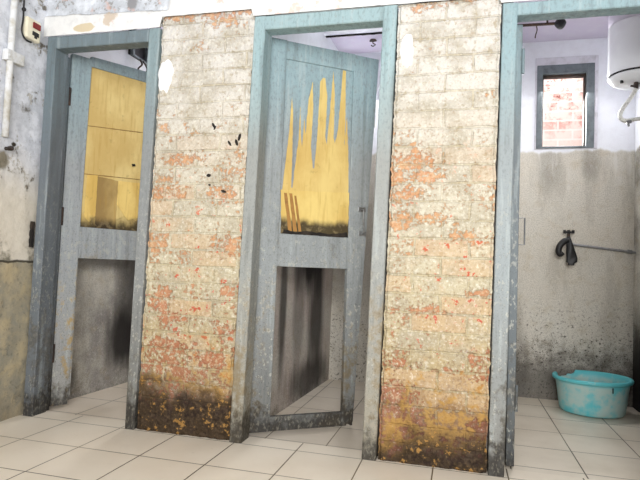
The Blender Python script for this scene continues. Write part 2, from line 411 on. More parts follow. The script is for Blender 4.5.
# ------------------------------------------------------------ floor
def slab(name, x0, x1, y0, y1, z1, m, parent=None, th=.08):
    bm = bmesh.new(); box(bm, x0, x1, y0, y1, z1-th, z1); return link(name, bm, m, parent)
fl = struct(slab('floor', -.62, 4.2, -3.6, .11, 0, FRONT_TILE))
struct(slab('floor_stall', -.62, .32, .11, 1.66, 0, TILE1)); struct(slab('floor_stall', .32, 1.5, .11, 1.66, 0, TILE2)); struct(slab('floor_stall', 1.5, 4.2, .11, 1.66, 0, TILE3))

# ------------------------------------------------------------ room walls
bm = bmesh.new()
NX, NZ = 90, 170
def wall_grid(bm, f, u0, u1, v0, v1, nu, nv):
    g = [[bm.verts.new(f(u0+(u1-u0)*i/nu, v0+(v1-v0)*j/nv)) for j in range(nv+1)] for i in range(nu+1)]
    for i in range(nu):
        for j in range(nv): bm.faces.new((g[i][j], g[i+1][j], g[i+1][j+1], g[i][j+1]))
    return g
def lw(u, v):
    d = .006*nz(u, 0, v, 9)+.004*nz(u, 3, v, 25)
    if v < .79: d += .008
    return (-.600+d, u, v)
g = wall_grid(bm, lw, -2.6, .11, 0, 2.6, 150, 130)
box(bm, -.75, -.62, -2.6, .11, 0, 2.6)
struct(link('wall_left', bm, PLAST, smooth=True))

# front wall: lintel strip and three brick piers
F1 = dict(l=(-.578, -.580), r=(.095, .072), top=1.997)
F2 = dict(l=(.605, .574), r=(1.287, 1.258), top=2.012)
F3 = dict(l=(1.739, 1.720), r=(2.42, 2.40), top=1.978)
bm = bmesh.new()
def topz(x):
    # underside of plaster, just over the frames, dipping over nothing between them
    return 1.998 if x < .1 else 2.05 if x < .6 else 2.014 if x < 1.29 else 2.012 if x < 1.73 else 1.98
def ln(u, v):
    z = topz(u)+(2.6-topz(u))*v
    d = .004*nz(u, 0, z, 14)+.003*nz(u, 2, z, 40)
    if u < .14 and z+u*.035 > 2.09: d += .012
    return (u, -.006+d, z)
wall_grid(bm, ln, -.6, 4.2, 0, 1, 420, 40)
box(bm, -.6, 4.2, .012, .11, 2.055, 2.6)
wf = struct(link('wall_front', bm, LINT, smooth=True))
def pier(xl0, xl1, xr0, xr1, ztop, m, seed):
    """xl: left edge bottom, top; xr: right edge bottom, top"""
    bm = bmesh.new(); nu = max(20, int((xr0-xl0)/.007)); nv = int(ztop/.007)
    def f(a, v):
        z = v
        t = v/2.0; L = xl0+(xl1-xl0)*t; R = xr0+(xr1-xr0)*t
        L += .006+.006*nz(seed, 0, z, 12)+.004*nz(seed, 5, z, 50); R -= .006+.006*nz(seed+4, 0, z, 12)+.004*nz(seed+4, 5, z, 50)
        x = L+(R-L)*a
        row = math.floor((z)/BH); fz = z/BH-row
        sh = 0 if row % 2 else .5
        fx = (x-BX0)/BW+sh; fx -= math.floor(fx)
        dx = min(fx, 1-fx)*BW; dz = min(fz, 1-fz)*BH; e = min(dx, dz)
        mort = max(0, 1-e/.009)
        rid = nz(row*7.3+seed, math.floor((x-BX0)/BW+sh)*3.1, .5)
        y = .010+.0025*mort-.004*rid+.004*nz(x, seed, z, 22)+.0025*nz(x, seed, z, 70)
        ed = min(a, 1-a)*(R-L)
        if ed < .008: y += .006
        # the foot is eaten away
        y += .010*max(0, 1-z/.2)*(nz(x, 9, z, 30)+.3)
        return (x, y, z)
    g = wall_grid(bm, f, 0, 1, 0, ztop, nu, nv)
    # returns into the joint
    for col, dirn in ((g[0], 1), (g[-1], -1)):
        prev = None
        for v in col:
            w_ = bm.verts.new((v.co.x, .06, v.co.z))
            if prev: bm.faces.new((prev[0], v, w_, prev[1]))
            prev = (v, w_)
    o = link('brick_pier', bm, m, None, smooth=False); o.parent = wf
    bm = bmesh.new(); box(bm, min(xl0, xl1)+.035, max(xr0, xr1)-.03, .03, .11, 0, ztop)
    c = link('mortar_core', bm, SOOT, o)
    return o
p1 = pier(F1['r'][1], F1['r'][0], F2['l'][1], F2['l'][0], 2.056, BRICK1, 1.0)
p2 = pier(F2['r'][1], F2['r'][0], F3['l'][1], F3['l'][0], 2.016, BRICK2, 8.0)
p3 = pier(F3['r'][1], F3['r'][0], 3.2, 3.2, 2.0, BRICK2, 15.0)
# black scrapes and holes in the first pier
bm = bmesh.new()
for x, z, a, b, an in ((.414, 1.491, .006, .014, .5), (.422, 1.478, .004, .010, -.4), (.502, 1.402, .005, .015, .6), (.538, 1.405, .006, .016, .3), (.552, 1.43, .006, .018, -.2), (.401, 1.247, .010, .007, .2), (.483, 1.169, .012, .006, -.3), (.408, 1.20, .005, .004, 0)):
    ring = [bm.verts.new((x+a*math.cos(t)*math.cos(an)-b*math.sin(t)*math.sin(an)+.002*nz(t, x, z, 3), .0035, z+a*math.cos(t)*math.sin(an)+b*math.sin(t)*math.cos(an))) for t in [2*PI*k/12 for k in range(12)]]
    f = bm.faces.new(ring); r = bmesh.ops.extrude_face_region(bm, geom=[f])
    for v in r['geom']:
        if isinstance(v, bmesh.types.BMVert): v.co.y += .01
link('scrape_mark', bm, SOOT, p1)
# fresh plaster dab on the upper left of both piers
def dab(cx, cz, rx, rz, parent, seed):
    bm = bmesh.new(); c = bm.verts.new((cx, -.003, cz)); ring = []; r2 = []
    for k in range(36):
        t = 2*PI*k/36; q = 1+.28*nz(math.cos(t), math.sin(t), seed, 2.2)
        ring.append(bm.verts.new((cx+rx*.85*q*math.cos(t), -.001, cz+rz*.85*q*math.sin(t))))
        r2.append(bm.verts.new((cx+rx*q*math.cos(t), .014, cz+rz*q*math.sin(t))))
    for k in range(36):
        bm.faces.new((c, ring[k], ring[(k+1) % 36])); bm.faces.new((ring[k], r2[k], r2[(k+1) % 36], ring[(k+1) % 36]))
    return link('plaster_dab', bm, WPL, parent, smooth=True)
WPL = mat_plain('fresh_white_filler', (246, 246, 246), .9, 0, (226, 226, 224))
dab(.136, 1.755, .040, .085, p1, 1.0); dab(1.338, 1.80, .032, .075, p2, 2.0)

# stall shell
WHT = dict(white=(232, 234, 241))
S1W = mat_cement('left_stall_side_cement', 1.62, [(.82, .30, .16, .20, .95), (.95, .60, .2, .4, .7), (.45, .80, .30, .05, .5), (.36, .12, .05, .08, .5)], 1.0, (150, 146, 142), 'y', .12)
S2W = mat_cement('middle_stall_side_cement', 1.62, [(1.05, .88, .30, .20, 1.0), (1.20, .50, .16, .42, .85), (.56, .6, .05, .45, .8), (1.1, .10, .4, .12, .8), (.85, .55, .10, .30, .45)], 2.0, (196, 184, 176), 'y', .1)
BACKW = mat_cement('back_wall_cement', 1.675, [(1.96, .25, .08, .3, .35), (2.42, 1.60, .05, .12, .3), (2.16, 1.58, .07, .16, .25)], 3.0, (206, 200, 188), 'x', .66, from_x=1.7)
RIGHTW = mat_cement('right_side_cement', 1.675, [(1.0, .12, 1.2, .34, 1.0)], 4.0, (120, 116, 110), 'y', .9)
DH = 2.62
def wall(name, x0, x1, y0, y1, m, z1=DH):
    bm = bmesh.new(); box(bm, x0, x1, y0, y1, 0, z1); return struct(link(name, bm, m))
bm = bmesh.new()
# side wall of the left stall, very slightly skewed
hexa(bm, [(-.75, .11, 0), (-.600, .11, 0), (-.535, 1.6, 0), (-.75, 1.6, 0), (-.75, .11, DH), (-.600, .11, DH), (-.535, 1.6, DH), (-.75, 1.6, DH)])
struct(link('wall_stall_left', bm, S1W))
bm = bmesh.new()
hexa(bm, [(.10, .11, 0), (.606, .11, 0), (.668, 1.6, 0), (.10, 1.6, 0), (.10, .11, DH), (.606, .11, DH), (.668, 1.6, DH), (.10, 1.6, DH)])
struct(link('wall_partition', bm, S2W))
wall('wall_partition', 1.29, 1.79, .11, 1.6, S2W)
wall('wall_right', 2.69, 2.85, .11, 1.6, RIGHTW)
# back wall with the window opening
WX0, WX1, WZ0, WZ1 = 2.075, 2.440, 1.700, 2.282
bm = bmesh.new()
OPEN = ((-.40, -.10, 1.88, 2.18), (.65, .95, 1.88, 2.18), (WX0, WX1, WZ0, WZ1)); xp = -.75
for x0, x1, z0, z1 in OPEN:      # two unseen openings added to light the stalls, and the window
    box(bm, xp, x0, 1.58, 1.70, 0, DH); box(bm, x0, x1, 1.58, 1.70, 0, z0); box(bm, x0, x1, 1.58, 1.70, z1, DH); xp = x1
box(bm, xp, 4.2, 1.58, 1.70, 0, DH)
struct(link('wall_back', bm, BACKW))
bm = bmesh.new(); box(bm, -.75, 4.2, .11, 1.7, 2.455, 2.62)
cl = struct(link('ceiling', bm, CEIL))
bm = bmesh.new(); box(bm, .635, 1.29, .11, 1.17, 2.42, 2.46, .004)
b1 = link('ceiling_beam', bm, BACKW, cl)
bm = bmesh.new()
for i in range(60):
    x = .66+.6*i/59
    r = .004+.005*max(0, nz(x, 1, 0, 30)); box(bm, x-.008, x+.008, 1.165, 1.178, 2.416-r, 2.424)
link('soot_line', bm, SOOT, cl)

# ------------------------------------------------------------ door frames
def bar(bm, a, b, w0, w1, y0, y1, bev=.004, n=14, seed=0.0, jit=.0015):
    """upright bar with slightly worn edges: a/b = inner x at bottom/top"""
    (xb, zb), (xt, zt) = a, b
    rings = []
    for i in range(n*3+1):
        t = i/(n*3); z = zb+(zt-zb)*t; x = xb+(xt-xb)*t; w = w0+(w1-w0)*t
        j = [jit*nz(seed+k*3, 0, z, 15) + .6*jit*nz(seed+k*3, 4, z, 50) for k in range(4)]
        e = bev
        pts = [(x+e+j[0], y0), (x+w-e+j[1], y0), (x+w+j[1], y0+e), (x+w+j[2], y1-e), (x+w-e, y1), (x+e, y1), (x+j[3], y1-e), (x+j[0], y0+e)]
        rings.append([bm.verts.new((p[0], p[1]+(.5*j[0] if k < 4 else 0), z)) for k, p in enumerate(pts)])
    for i in range(len(rings)-1):
        for k in range(8): bm.faces.new((rings[i][k], rings[i][(k+1) % 8], rings[i+1][(k+1) % 8], rings[i+1][k]))
    bm.faces.new(rings[0]); bm.faces.new(rings[-1])
FD = .10
def door_frame(F, ml, mr, mh, parent, fw=.056, hd=.066, zb=(.0, .0), wr=.062, wb=.062):
    bm = bmesh.new(); bar(bm, (F['l'][1], zb[0]), (F['l'][0], F['top']), fw+.004, fw, 0, FD, seed=F['top']*9)
    link('jamb', bm, ml, parent)
    bm = bmesh.new(); bar(bm, (F['l'][1]+.002, zb[0]), (F['l'][0]+.002, F['top']-hd), fw-.012, fw-.018, FD+.0005, FD+.040, seed=F['top']*3)
    link('door_stop', bm, ml, parent)
    bm = bmesh.new(); bar(bm, (F['r'][1]-wb, zb[1]), (F['r'][0]-wr, F['top']), wb, wr, 0, FD, seed=F['top']*5+2)
    link('jamb', bm, mr, parent)
    bm = bmesh.new()
    n = 30; xs = [F['l'][0]+fw-.002+(F['r'][0]-wr-F['l'][0]-fw+.004)*i/n for i in range(n+1)]
    rings = []
    for i, x in enumerate(xs):
        j = .0015*nz(x, F['top'], 0, 14); e = .004
        zt = F['top']+j; z0 = F['top']-hd+.0015*nz(x, 7, 1, 14)
        rings.append([bm.verts.new((x, p[0], p[1])) for p in ((0, z0+e), (0, zt-e), (e, zt), (.072, zt), (.072, z0), (e, z0))])
    for i in range(n):
        for k in range(6): bm.faces.new((rings[i][k], rings[i][(k+1) % 6], rings[i+1][(k+1) % 6], rings[i+1][k]))
    bm.faces.new(rings[0]); bm.faces.new(rings[-1])
    link('head_rail', bm, mh, parent)
d1 = struct(empty('door_1', (0, 0, 0)), 'slate grey doorway at the left, beside the flaking white side wall', 'doorway')
d2 = struct(empty('door_2', (0, 0, 0)), 'blue grey doorway in the middle, between the two brick piers', 'doorway')
d3 = struct(empty('door_3', (0, 0, 0)), 'pale blue doorway at the right, with the turquoise tub inside', 'doorway')
door_frame(F1, P1, P1R, P1, d1, wb=.050)
door_frame(F2, P2, P2, P2, d2)
door_frame(F3, P3, P3, P3, d3, fw=.060, hd=.055)

# ------------------------------------------------------------ door leaves, built in (s, t, z): s along the leaf, t its thickness
class Leaf:
    def __init__(s, hinge, deg):
        a = math.radians(deg); s.h = Vector((hinge[0], hinge[1], 0))
        s.d = Vector((math.cos(a), math.sin(a), 0)); s.n = Vector((-math.sin(a), math.cos(a), 0))
    def P(s, a, t, z): return s.h+s.d*a+s.n*t+Vector((0, 0, z))
    def box(s, bm, a0, a1, t0, t1, z0, z1, bev=0.0, a0t=None, a1t=None, z0b=None, z1b=None):
        """a0t/a1t: s at the top; z0b/z1b: heights at the far end"""
        a0t = a0 if a0t is None else a0t; a1t = a1 if a1t is None else a1t
        z0b = z0 if z0b is None else z0b; z1b = z1 if z1b is None else z1b
        hexa(bm, [s.P(a0, t0, z0), s.P(a1, t0, z0b), s.P(a1, t1, z0b), s.P(a0, t1, z0), s.P(a0t, t0, z1), s.P(a1t, t0, z1b), s.P(a1t, t1, z1b), s.P(a0t, t1, z1)], bev)
    def poly(s, bm, pts, t0, t1, mi=0):
        f = bm.faces.new([bm.verts.new(s.P(a, t0, z)) for a, z in pts])
        r = bmesh.ops.extrude_face_region(bm, geom=[f]); off = s.n*(t1-t0)
        for v in r['geom']:
            if isinstance(v, bmesh.types.BMVert): v.co += off
            elif isinstance(v, bmesh.types.BMFace): v.material_index = mi
        f.material_index = mi
        for e in f.edges:
            for g in e.link_faces: g.material_index = mi
def ragged(pts, amp, step=.012, seed=0.0):
    out = []
    for i, (a, z) in enumerate(pts):
        b, y = pts[(i+1) % len(pts)]; L = math.hypot(b-a, y-z); n = max(1, int(L/step))
        for k in range(n):
            t = k/n; q = amp*nz(a+(b-a)*t, z+(y-z)*t, seed, 40) if k else 0
            out.append((a+(b-a)*t-(y-z)/L*q if L else a, z+(y-z)*t+(b-a)/L*q if L else z))
    return out
T = .034
# --- middle leaf
L2 = Leaf((.618, .113), 36)
bm = bmesh.new()
L2.box(bm, .0, .112, 0, T, .012, 1.968, .003, a1t=.118)                 # hinge stile
L2.box(bm, .500, .560, 0, T, .030, 1.962, .003, a0t=.492, a1t=.640)       # closing stile, split and worn
L2.box(bm, .1125, .4995, .0015, T-.0015, .82, .985, .003)                    # middle rail
L2.box(bm, .1125, .4995, .0015, T-.0015, 1.872, 1.966, .003)                 # top rail
L2.box(bm, .112, .525, .001, T-.001, .012, .082, .004)                     # bottom rail
# rotted splinters at the closing foot
for a, z0, z1 in ((.502, .014, .06), (.520, .020, .07), (.545, .012, .06)):
    L2.box(bm, a, a+.013, .002, T-.004, z0, z1, .002)
leaf2 = link('door_leaf', bm, P2L, d2)
bm = bmesh.new()
L2.box(bm, .1125, .498, .010, .016, .984, 1.874)
L2.poly(bm, ragged([(0.128, 0.985), (0.125, 1.194), (0.140, 1.38), (0.150, 1.50), (0.157, 1.682), (0.166, 1.603), (0.171, 1.411), (0.173, 1.22), (0.180, 1.22), (0.194, 1.40), (0.202, 1.468), (0.204, 1.64), (0.212, 1.50), (0.222, 1.42), (0.228, 1.579), (0.238, 1.50), (0.247, 1.679), (0.266, 1.78), (0.274, 1.639), (0.270, 1.44), (0.285, 1.33), (0.293, 1.33), (0.302, 1.48), (0.308, 1.788), (0.322, 1.81), (0.334, 1.81), (0.350, 1.717), (0.347, 1.50), (0.358, 1.46), (0.366, 1.60), (0.379, 1.854), (0.392, 1.724), (0.394, 1.502), (0.402, 1.471), (0.418, 1.551), (0.434, 1.869), (0.450, 1.869), (0.458, 1.6), (0.456, 1.46), (0.466, 1.624), (0.480, 1.447), (0.490, 1.250), (0.493, 1.03), (0.490, .985)], .0025), .010, .0075, 1)
L2.poly(bm, ragged([(.117, 1.205), (.300, 1.21), (.494, 1.222), (.495, .99), (.42, .998), (.36, .986), (.29, .996), (.22, .988), (.13, .992)], .003, seed=2), .0068, .0045, 2)
for a, b, z in ((.135, .150, 1.19), (.162, .178, 1.19), (.190, .200, 1.18)):
    L2.poly(bm, ragged([(a, z), (b, z), (b+.035, 1.0), (a+.030, 1.0)], .002, seed=a), .0042, .0025, 3)
# sooty lower hem
L2.poly(bm, ragged([(.14, 1.006), (.20, .996), (.25, 1.004), (.33, 1.002), (.38, .996), (.42, 1.000), (.49, 1.012), (.495, .984), (.13, .984)], .008, seed=4), .0040, .0018, 4)
link('plywood_panel', bm, P2L, leaf2, slots=[P2L, PLY2, PLY2B, STRIP, SOOT])
bm = bmesh.new()
pts = [L2.P(.567, -.002, 1.14), L2.P(.567, -.022, 1.135), L2.P(.572, -.022, 1.05), L2.P(.575, -.022, 1.015), L2.P(.575, -.002, 1.01)]
tube(bm, pts, .004, 8)
L2.box(bm, .545, .590, -.003, 0, 1.125, 1.150, .001); L2.box(bm, .553, .598, -.003, 0, .998, 1.022, .001)
o = link('pull_handle', bm, STEEL, leaf2); o['label'] = 'small steel pull handle'
bm = bmesh.new()
for z in (1.70, .32):
    L2.box(bm, -.012, .010, -.004, 0, z-.05, z+.05, .001); tube(bm, [L2.P(-.004, -.006, z-.05), L2.P(-.004, -.006, z+.05)], .005, 8)
link('hinge', bm, DARKM, leaf2)
# --- left leaf, its bottom rail gone
L1 = Leaf((-.543, .152), 60)
bm = bmesh.new()
L1.box(bm, .0, .092, 0, T, .012, 1.968, .003, a1t=.112)
L1.box(bm, .500, .600, 0, T, .62, 1.970, .003)
L1.box(bm, .09, .505, .0015, T-.0015, .822, 1.000, .003)
L1.box(bm, .108, .505, .0015, T-.0015, 1.925, 1.984, .003, z1b=1.995)
L1.box(bm, .088, .104, .006, T-.006, .04, .84, .001)
leaf1 = link('door_leaf', bm, P1L, d1)
bm = bmesh.new()
L1.box(bm, .095, .505, .012, .017, .99, 1.94, 0, a0t=.108)
L1.poly(bm, ragged([(.114, 1.915), (.300, 1.927), (.498, 1.940), (.498, 1.59), (.30, 1.585), (.108, 1.575)], .002), .0118, .0085, 0)
L1.poly(bm, ragged([(.106, 1.590), (.300, 1.605), (.498, 1.62), (.498, 1.08), (.43, 1.06), (.38, 1.10), (.30, 1.05), (.20, 1.08), (.095, 1.08)], .003, seed=3), .0084, .006, 0)
L1.poly(bm, ragged([(.125, 1.30), (.184, 1.305), (.184, 1.07), (.15, 1.03), (.120, 1.06)], .002, seed=4), .0058, .0035, 1)
L1.poly(bm, ragged([(.308, 1.291), (.45, 1.295), (.45, 1.085), (.38, 1.06), (.308, 1.15)], .002, seed=5), .0058, .0035, 1)
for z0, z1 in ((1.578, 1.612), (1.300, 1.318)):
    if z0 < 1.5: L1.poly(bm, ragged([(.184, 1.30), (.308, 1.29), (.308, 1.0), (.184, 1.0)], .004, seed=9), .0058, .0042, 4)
    L1.poly(bm, ragged([(.100, z0), (.498, z1), (.498, z1+.004), (.100, z0+.004)], .0015, seed=z0), .0058, .004, 3)  # thin strips painting the shadow along each sheet seam
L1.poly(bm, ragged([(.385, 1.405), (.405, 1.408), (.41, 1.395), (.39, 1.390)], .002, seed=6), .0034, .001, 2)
link('plywood_panel', bm, PLY, leaf1, slots=[PLY, PLYB, SOOT, SEAM_SHADE, PLYD])
bm = bmesh.new()
for z in (1.72, 1.05, .3):
    L1.box(bm, -.012, .006, -.004, 0, z-.05, z+.05, .001); tube(bm, [L1.P(-.004, -.006, z-.05), L1.P(-.004, -.006, z+.05)], .005, 8)
link('hinge', bm, DARKM, leaf1)
# --- right leaf, folded right back
L3 = Leaf((1.797, .108), 87.6)
bm = bmesh.new()
L3.box(bm, 0, .10, -T, 0, .012, 1.93, .003); L3.box(bm, .50, .60, -T, 0, .02, 1.93, .003)
for z0, z1 in ((.012, .10), (.82, .98), (1.86, 1.93)): L3.box(bm, .10, .50, -T+.001, -.001, z0, z1, .003)
L3.box(bm, .10, .50, -.020, -.014, .98, 1.86); L3.box(bm, .10, .50, -.020, -.014, .10, .82)
leaf3 = link('door_leaf', bm, P3L, d3)
bm = bmesh.new()
tube(bm, [L3.P(.10, -T, 1.08), L3.P(.10, -T-.030, 1.08), L3.P(.10, -T-.030, .96), L3.P(.10, -T, .96)], .0035, 8)
o = link('pull_handle', bm, STEEL, leaf3)
bm = bmesh.new()
for z in (1.76, .3): tube(bm, [L3.P(-.006, -T-.004, z-.055), L3.P(-.006, -T-.004, z+.055)], .006, 8)
link('hinge', bm, P3L, leaf3)

# ------------------------------------------------------------ window_1 in the right stall
wn = struct(empty('window_1', ((WX0+WX1)/2, 1.6, WZ0)), 'small grey framed window high in the back wall of the right stall', 'window')
wn.location = (0, 0, 0)
bm = bmesh.new()
def frame_ring(bm, x0, x1, z0, z1, y0, y1, wl, wr, wb, wt):
    box(bm, x0, x0+wl, y0, y1, z0, z1, .002); box(bm, x1-wr, x1, y0, y1, z0, z1, .002)
    box(bm, x0+wl, x1-wr, y0+.001, y1, z0, z0+wb, .002); box(bm, x0+wl, x1-wr, y0+.001, y1, z1-wt, z1, .002)
frame_ring(bm, WX0, WX1, WZ0, WZ1, 1.568, 1.63, .036, .050, .012, .060)
link('window_frame', bm, WINF, wn)
bm = bmesh.new()
frame_ring(bm, WX0+.034, WX1-.048, WZ0+.010, WZ1-.058, 1.60, 1.64, .012, .012, .012, .020)
link('window_sash', bm, DARKM, wn)
# raised plaster margin round it
bm = bmesh.new()
frame_ring(bm, WX0-.012, WX1+.022, WZ0-.006, WZ1+.055, 1.572, 1.582, .0115, .0215, .005, .0545)
link('plaster_margin', bm, mat_plain('grey_white_margin', (206, 204, 212), .9, 0, (176, 174, 178), sc_=18), wn)
def yard(name):
    m = Mat(name, .9, .1)
    n1 = m.noise(14, 5, .65); n2 = m.noise(60, 4)
    n = m.t.nodes.new('ShaderNodeTexBrick'); m.t.links.new(m.vec(m.x, m.z, 0.0), n.inputs['Vector'])
    n.inputs['Scale'].default_value = 1; n.inputs['Brick Width'].default_value = .24; n.inputs['Row Height'].default_value = .085; n.inputs['Mortar Size'].default_value = .008
    col = m.mix(m.step(n1, .45, .65)*m.step(m.z, 1.9, 2.2)*.8, (244, 222, 214), (222, 158, 146))  # whiter lower down: glare in the window painted into the brick colour
    col = m.mix(m.step(n1*.5+n2*.5, .56, .6)*m.step(m.z, 2.1, 2.5), col, (140, 70, 60))
    col = m.mix(S(m, n.outputs['Fac'])*.7, col, (250, 240, 236))
    m.color(col); m.bump(n1, .4, .005); return m.mat
bm = bmesh.new(); box(bm, .8, 4.0, 2.75, 2.9, -.1, 3.6); struct(link('wall_yard', bm, yard('pink_yard_brick_with_glare')))

# ------------------------------------------------------------ the tub
def ang_notch(t):
    """how much of the rim height is left at angle t (degrees)"""
    d = (t-118) % 360
    return d
tub = empty('plastic_tub', (2.395, 1.335, 0))
thing(tub, 'turquoise plastic tub with a broken rim, on the tiles of the right stall', 'tub')
TUBM = Mat('chalky_turquoise_plastic', .45, .35)
a_ = TUBM.noise(9, 5); b_ = TUBM.noise(30, 5)
c_ = TUBM.mix(TUBM.step(a_*.7+b_*.3, .36, .58)*TUBM.step(TUBM.z, .205, .17)*.9, (96, 190, 198), (178, 198, 192))
c_ = TUBM.mix(TUBM.step(b_, .6, .7)*.3, c_, (196, 200, 186))
TUBM.color(c_); TUBM.bump(b_, .2, .002)
SEG = 72
def rimcut(k):
    t = (360*k/SEG) % 360
    # a bite out of the far left of the rim
    if 106 < t < 122: return .018+.008*nz(t*.1, 0, 0)
    if 122 <= t < 152: return .030+.010*nz(t*.1, 0, 0)
    return 0
H = .215
prof = [(0, .004), (.150, .003), (.176, .006), (.184, .016), (.190, .06), (.197, .12), (.204, .17), (.2075, H-.030), (.2085, H-.020), (.222, H-.020), (.2265, H-.014), (.2265, H-.003), (.222, H+.003), (.212, H+.003), (.2045, H-.004), (.2005, .17), (.193, .12), (.186, .06), (.176, .016), (.150, .010), (0, .010)]
bm = bmesh.new(); rings = []
for j, (r, z) in enumerate(prof):
    row = []
    for k in range(SEG):
        t = 2*PI*k/SEG; cut = rimcut(k); zz = z; rq = r
        if cut and z > H-cut-.001:
            zz = H-cut; rq = min(r, .208) if j < 12 else max(.203, min(r, .2035))
        rq *= 1+.008*math.sin(2*t+.7)
        row.append(bm.verts.new((rq*math.cos(t), rq*math.sin(t)*.98, zz+.003*math.sin(t+2)*(z/H))))
    rings.append(row)
for j in range(len(rings)-1):
    for k in range(SEG): bm.faces.new((rings[j][k], rings[j][(k+1) % SEG], rings[j+1][(k+1) % SEG], rings[j+1][k]))
bmesh.ops.remove_doubles(bm, verts=bm.verts, dist=.0004)
link('tub_body', bm, TUBM.mat, tub, smooth=True)
bm = bmesh.new()   # torn flap and crack mark by the rim
box(bm, .062, .068, -.2185, -.2135, H-.052, H-.022, .001)
link('rim_crack', bm, BLACK, tub)

# ------------------------------------------------------------ tap pipe on the back wall with a black rag-wrapped tap
pp = empty('water_pipe', (0, 0, 0)); thing(pp, 'grey water pipe running along the back wall of the right stall', 'pipe')
bm = bmesh.new(); tube(bm, [(2.315, 1.545, 1.042), (2.60, 1.545, 1.010), (2.70, 1.545, .999)], .0085, 12); link('pipe', bm, GALV, pp)
bm = bmesh.new(); tube(bm, [(2.640, 1.545, 1.006), (2.668, 1.545, 1.003)], .013, 12); tube(bm, [(2.655, 1.545, 1.004), (2.655, 1.585, 1.004)], .006, 8); link('pipe_clip', bm, STEEL, pp)
bm = bmesh.new(); tube(bm, [(2.286, 1.545, 1.044), (2.318, 1.545, 1.040)], .014, 12); tube(bm, [(2.292, 1.545, 1.043), (2.292, 1.585, 1.043)], .012, 10); link('elbow', bm, GALV, pp)
tp = empty('water_tap', (0, 0, 0)); thing(tp, 'small black water tap on the back wall, at the end of the pipe', 'tap')
bm = bmesh.new()
tube(bm, [(2.284, 1.540, 1.030), (2.282, 1.520, 1.052), (2.280, 1.505, 1.085), (2.280, 1.505, 1.118)], [.012, .013, .012, .008], 12); link('tap_body', bm, DARKM, tp)
bm = bmesh.new()
tube(bm, [(2.254, 1.50, 1.122), (2.306, 1.50, 1.120)], .007, 8); tube(bm, [(2.280, 1.505, 1.11), (2.280, 1.505, 1.135)], .010, 8)
for x in (2.254, 2.306): tube(bm, [(x, 1.50, 1.112), (x, 1.50, 1.134)], .009, 8)
link('tap_handle', bm, BLACK, tp)
bm = bmesh.new()
def lobe(bm, path, wid, thk, seg=14):
    path = smoothpath(path, 5); n = len(path); rings = []
    for i, p in enumerate(path):
        f = i/(n-1); W_ = wid(f); q = .0025*nz(p.x, f*3, p.z, 30)
        rings.append([bm.verts.new((p.x+W_*math.cos(2*PI*k/seg), p.y+thk*(1+.4*math.sin(f*9+k))*math.sin(2*PI*k/seg), p.z+q)) for k in range(seg)])
    for i in range(n-1):
        for k in range(seg): bm.faces.new((rings[i][k], rings[i][(k+1) % seg], rings[i+1][(k+1) % seg], rings[i+1][k]))
    bm.faces.new(rings[0]); bm.faces.new(rings[-1])
lobe(bm, [(2.274, 1.505, 1.095), (2.282, 1.498, 1.04), (2.290, 1.496, .985), (2.296, 1.495, .945), (2.290, 1.495, .905)], lambda f: .010+.024*math.sin(min(1, f*1.25)*PI*.5) if f < .9 else .020, .010)
tube(bm, smoothpath([(2.272, 1.500, 1.070), (2.248, 1.497, 1.062), (2.224, 1.496, 1.035), (2.214, 1.496, 1.000), (2.224, 1.498, .978), (2.238, 1.498, .990)], 6), .020, 12)
rs = thing(link('rubber_strip', bm, BLACK, smooth=True), 'black rubber strip hanging in two lobes from the tap', 'rubber strip')
rs.location.y = -.024; rs.location.z = -.004

# ------------------------------------------------------------ water heater on the right side wall
wh = empty('water_heater', (2.535, 1.0, 1.93)); thing(wh, 'white upright water heater on the side wall of the right stall', 'water heater')
bm = bmesh.new(); R_ = .148
lathe(bm, [(0.001, .05), (R_*.999, .05), (R_, .06), (R_, .33), (R_*.99, .34), (.001, .34)], 0, 0, 56)
link('tank_body', bm, WPLAS, wh, smooth=True)
bm = bmesh.new(); lathe(bm, [(.03, -.012), (.06, -.010), (.10, 0), (.130, .016), (R_*.985, .036), (R_*.99, .043), (.001, .043)], 0, 0, 56)
rg_ = lathe(bm, [(.001, -.012), (.03, -.012)], 0, 0, 56)
bo = link('bottom_cover', bm, WPLAS, wh, smooth=True)
bm = bmesh.new(); lathe(bm, [(R_*.98, .042), (R_*1.012, .042), (R_*1.012, .051), (R_*.98, .051)], 0, 0, 56); o = link('seal_ring', bm, BLACK, wh, smooth=True); o['label'] = 'black seal ring'
bm = bmesh.new(); lathe(bm, [(.001, .341), (R_*.99, .341), (R_*.99, .42), (R_*.8, .45), (.001, .455)], 0, 0, 56); o = link('top_cover', bm, SHADE_LILAC, wh, smooth=True); o['label'] = 'top cover with painted lilac shade'
bm = bmesh.new(); box(bm, .10, .155, -.05, .05, .10, .14, .002); link('wall_bracket', bm, DARKM, wh)
bm = bmesh.new(); box(bm, .10, .155, -.05, .05, .28, .32, .002); link('wall_bracket', bm, DARKM, wh)
bm = bmesh.new()
tube(bm, [(-.02, -.06, .005), (-.02, -.06, -.045)], .012, 10)
tube(bm, [(-.02, -.06, -.03), (-.05, -.075, -.03)], .006, 8)
link('valve', bm, DARKM, wh)
bm = bmesh.new(); tube(bm, [(.035, -.05, .005), (.035, -.05, -.045)], .012, 10); link('valve', bm, DARKM, wh)
bm = bmesh.new(); lathe(bm, [(.001, -.018), (.030, -.018), (.034, -.008), (.034, .0)], 0, -.03, 24); link('thermostat_cap', bm, STEEL, wh, smooth=True)
bm = bmesh.new(); tube(bm, [(-.092, -.058, .008), (-.092, -.058, -.006)], .009, 12); link('indicator_lamp', bm, BLACK, wh)
bm = bmesh.new()
tube(bm, smoothpath([(-.02, -.06, -.04), (-.045, -.06, -.09), (-.085, -.06, -.15), (-.100, -.06, -.195), (-.075, -.06, -.222), (-.02, -.06, -.215), (.06, -.03, -.20), (.155, 0, -.195)], 8), .0115, 10)
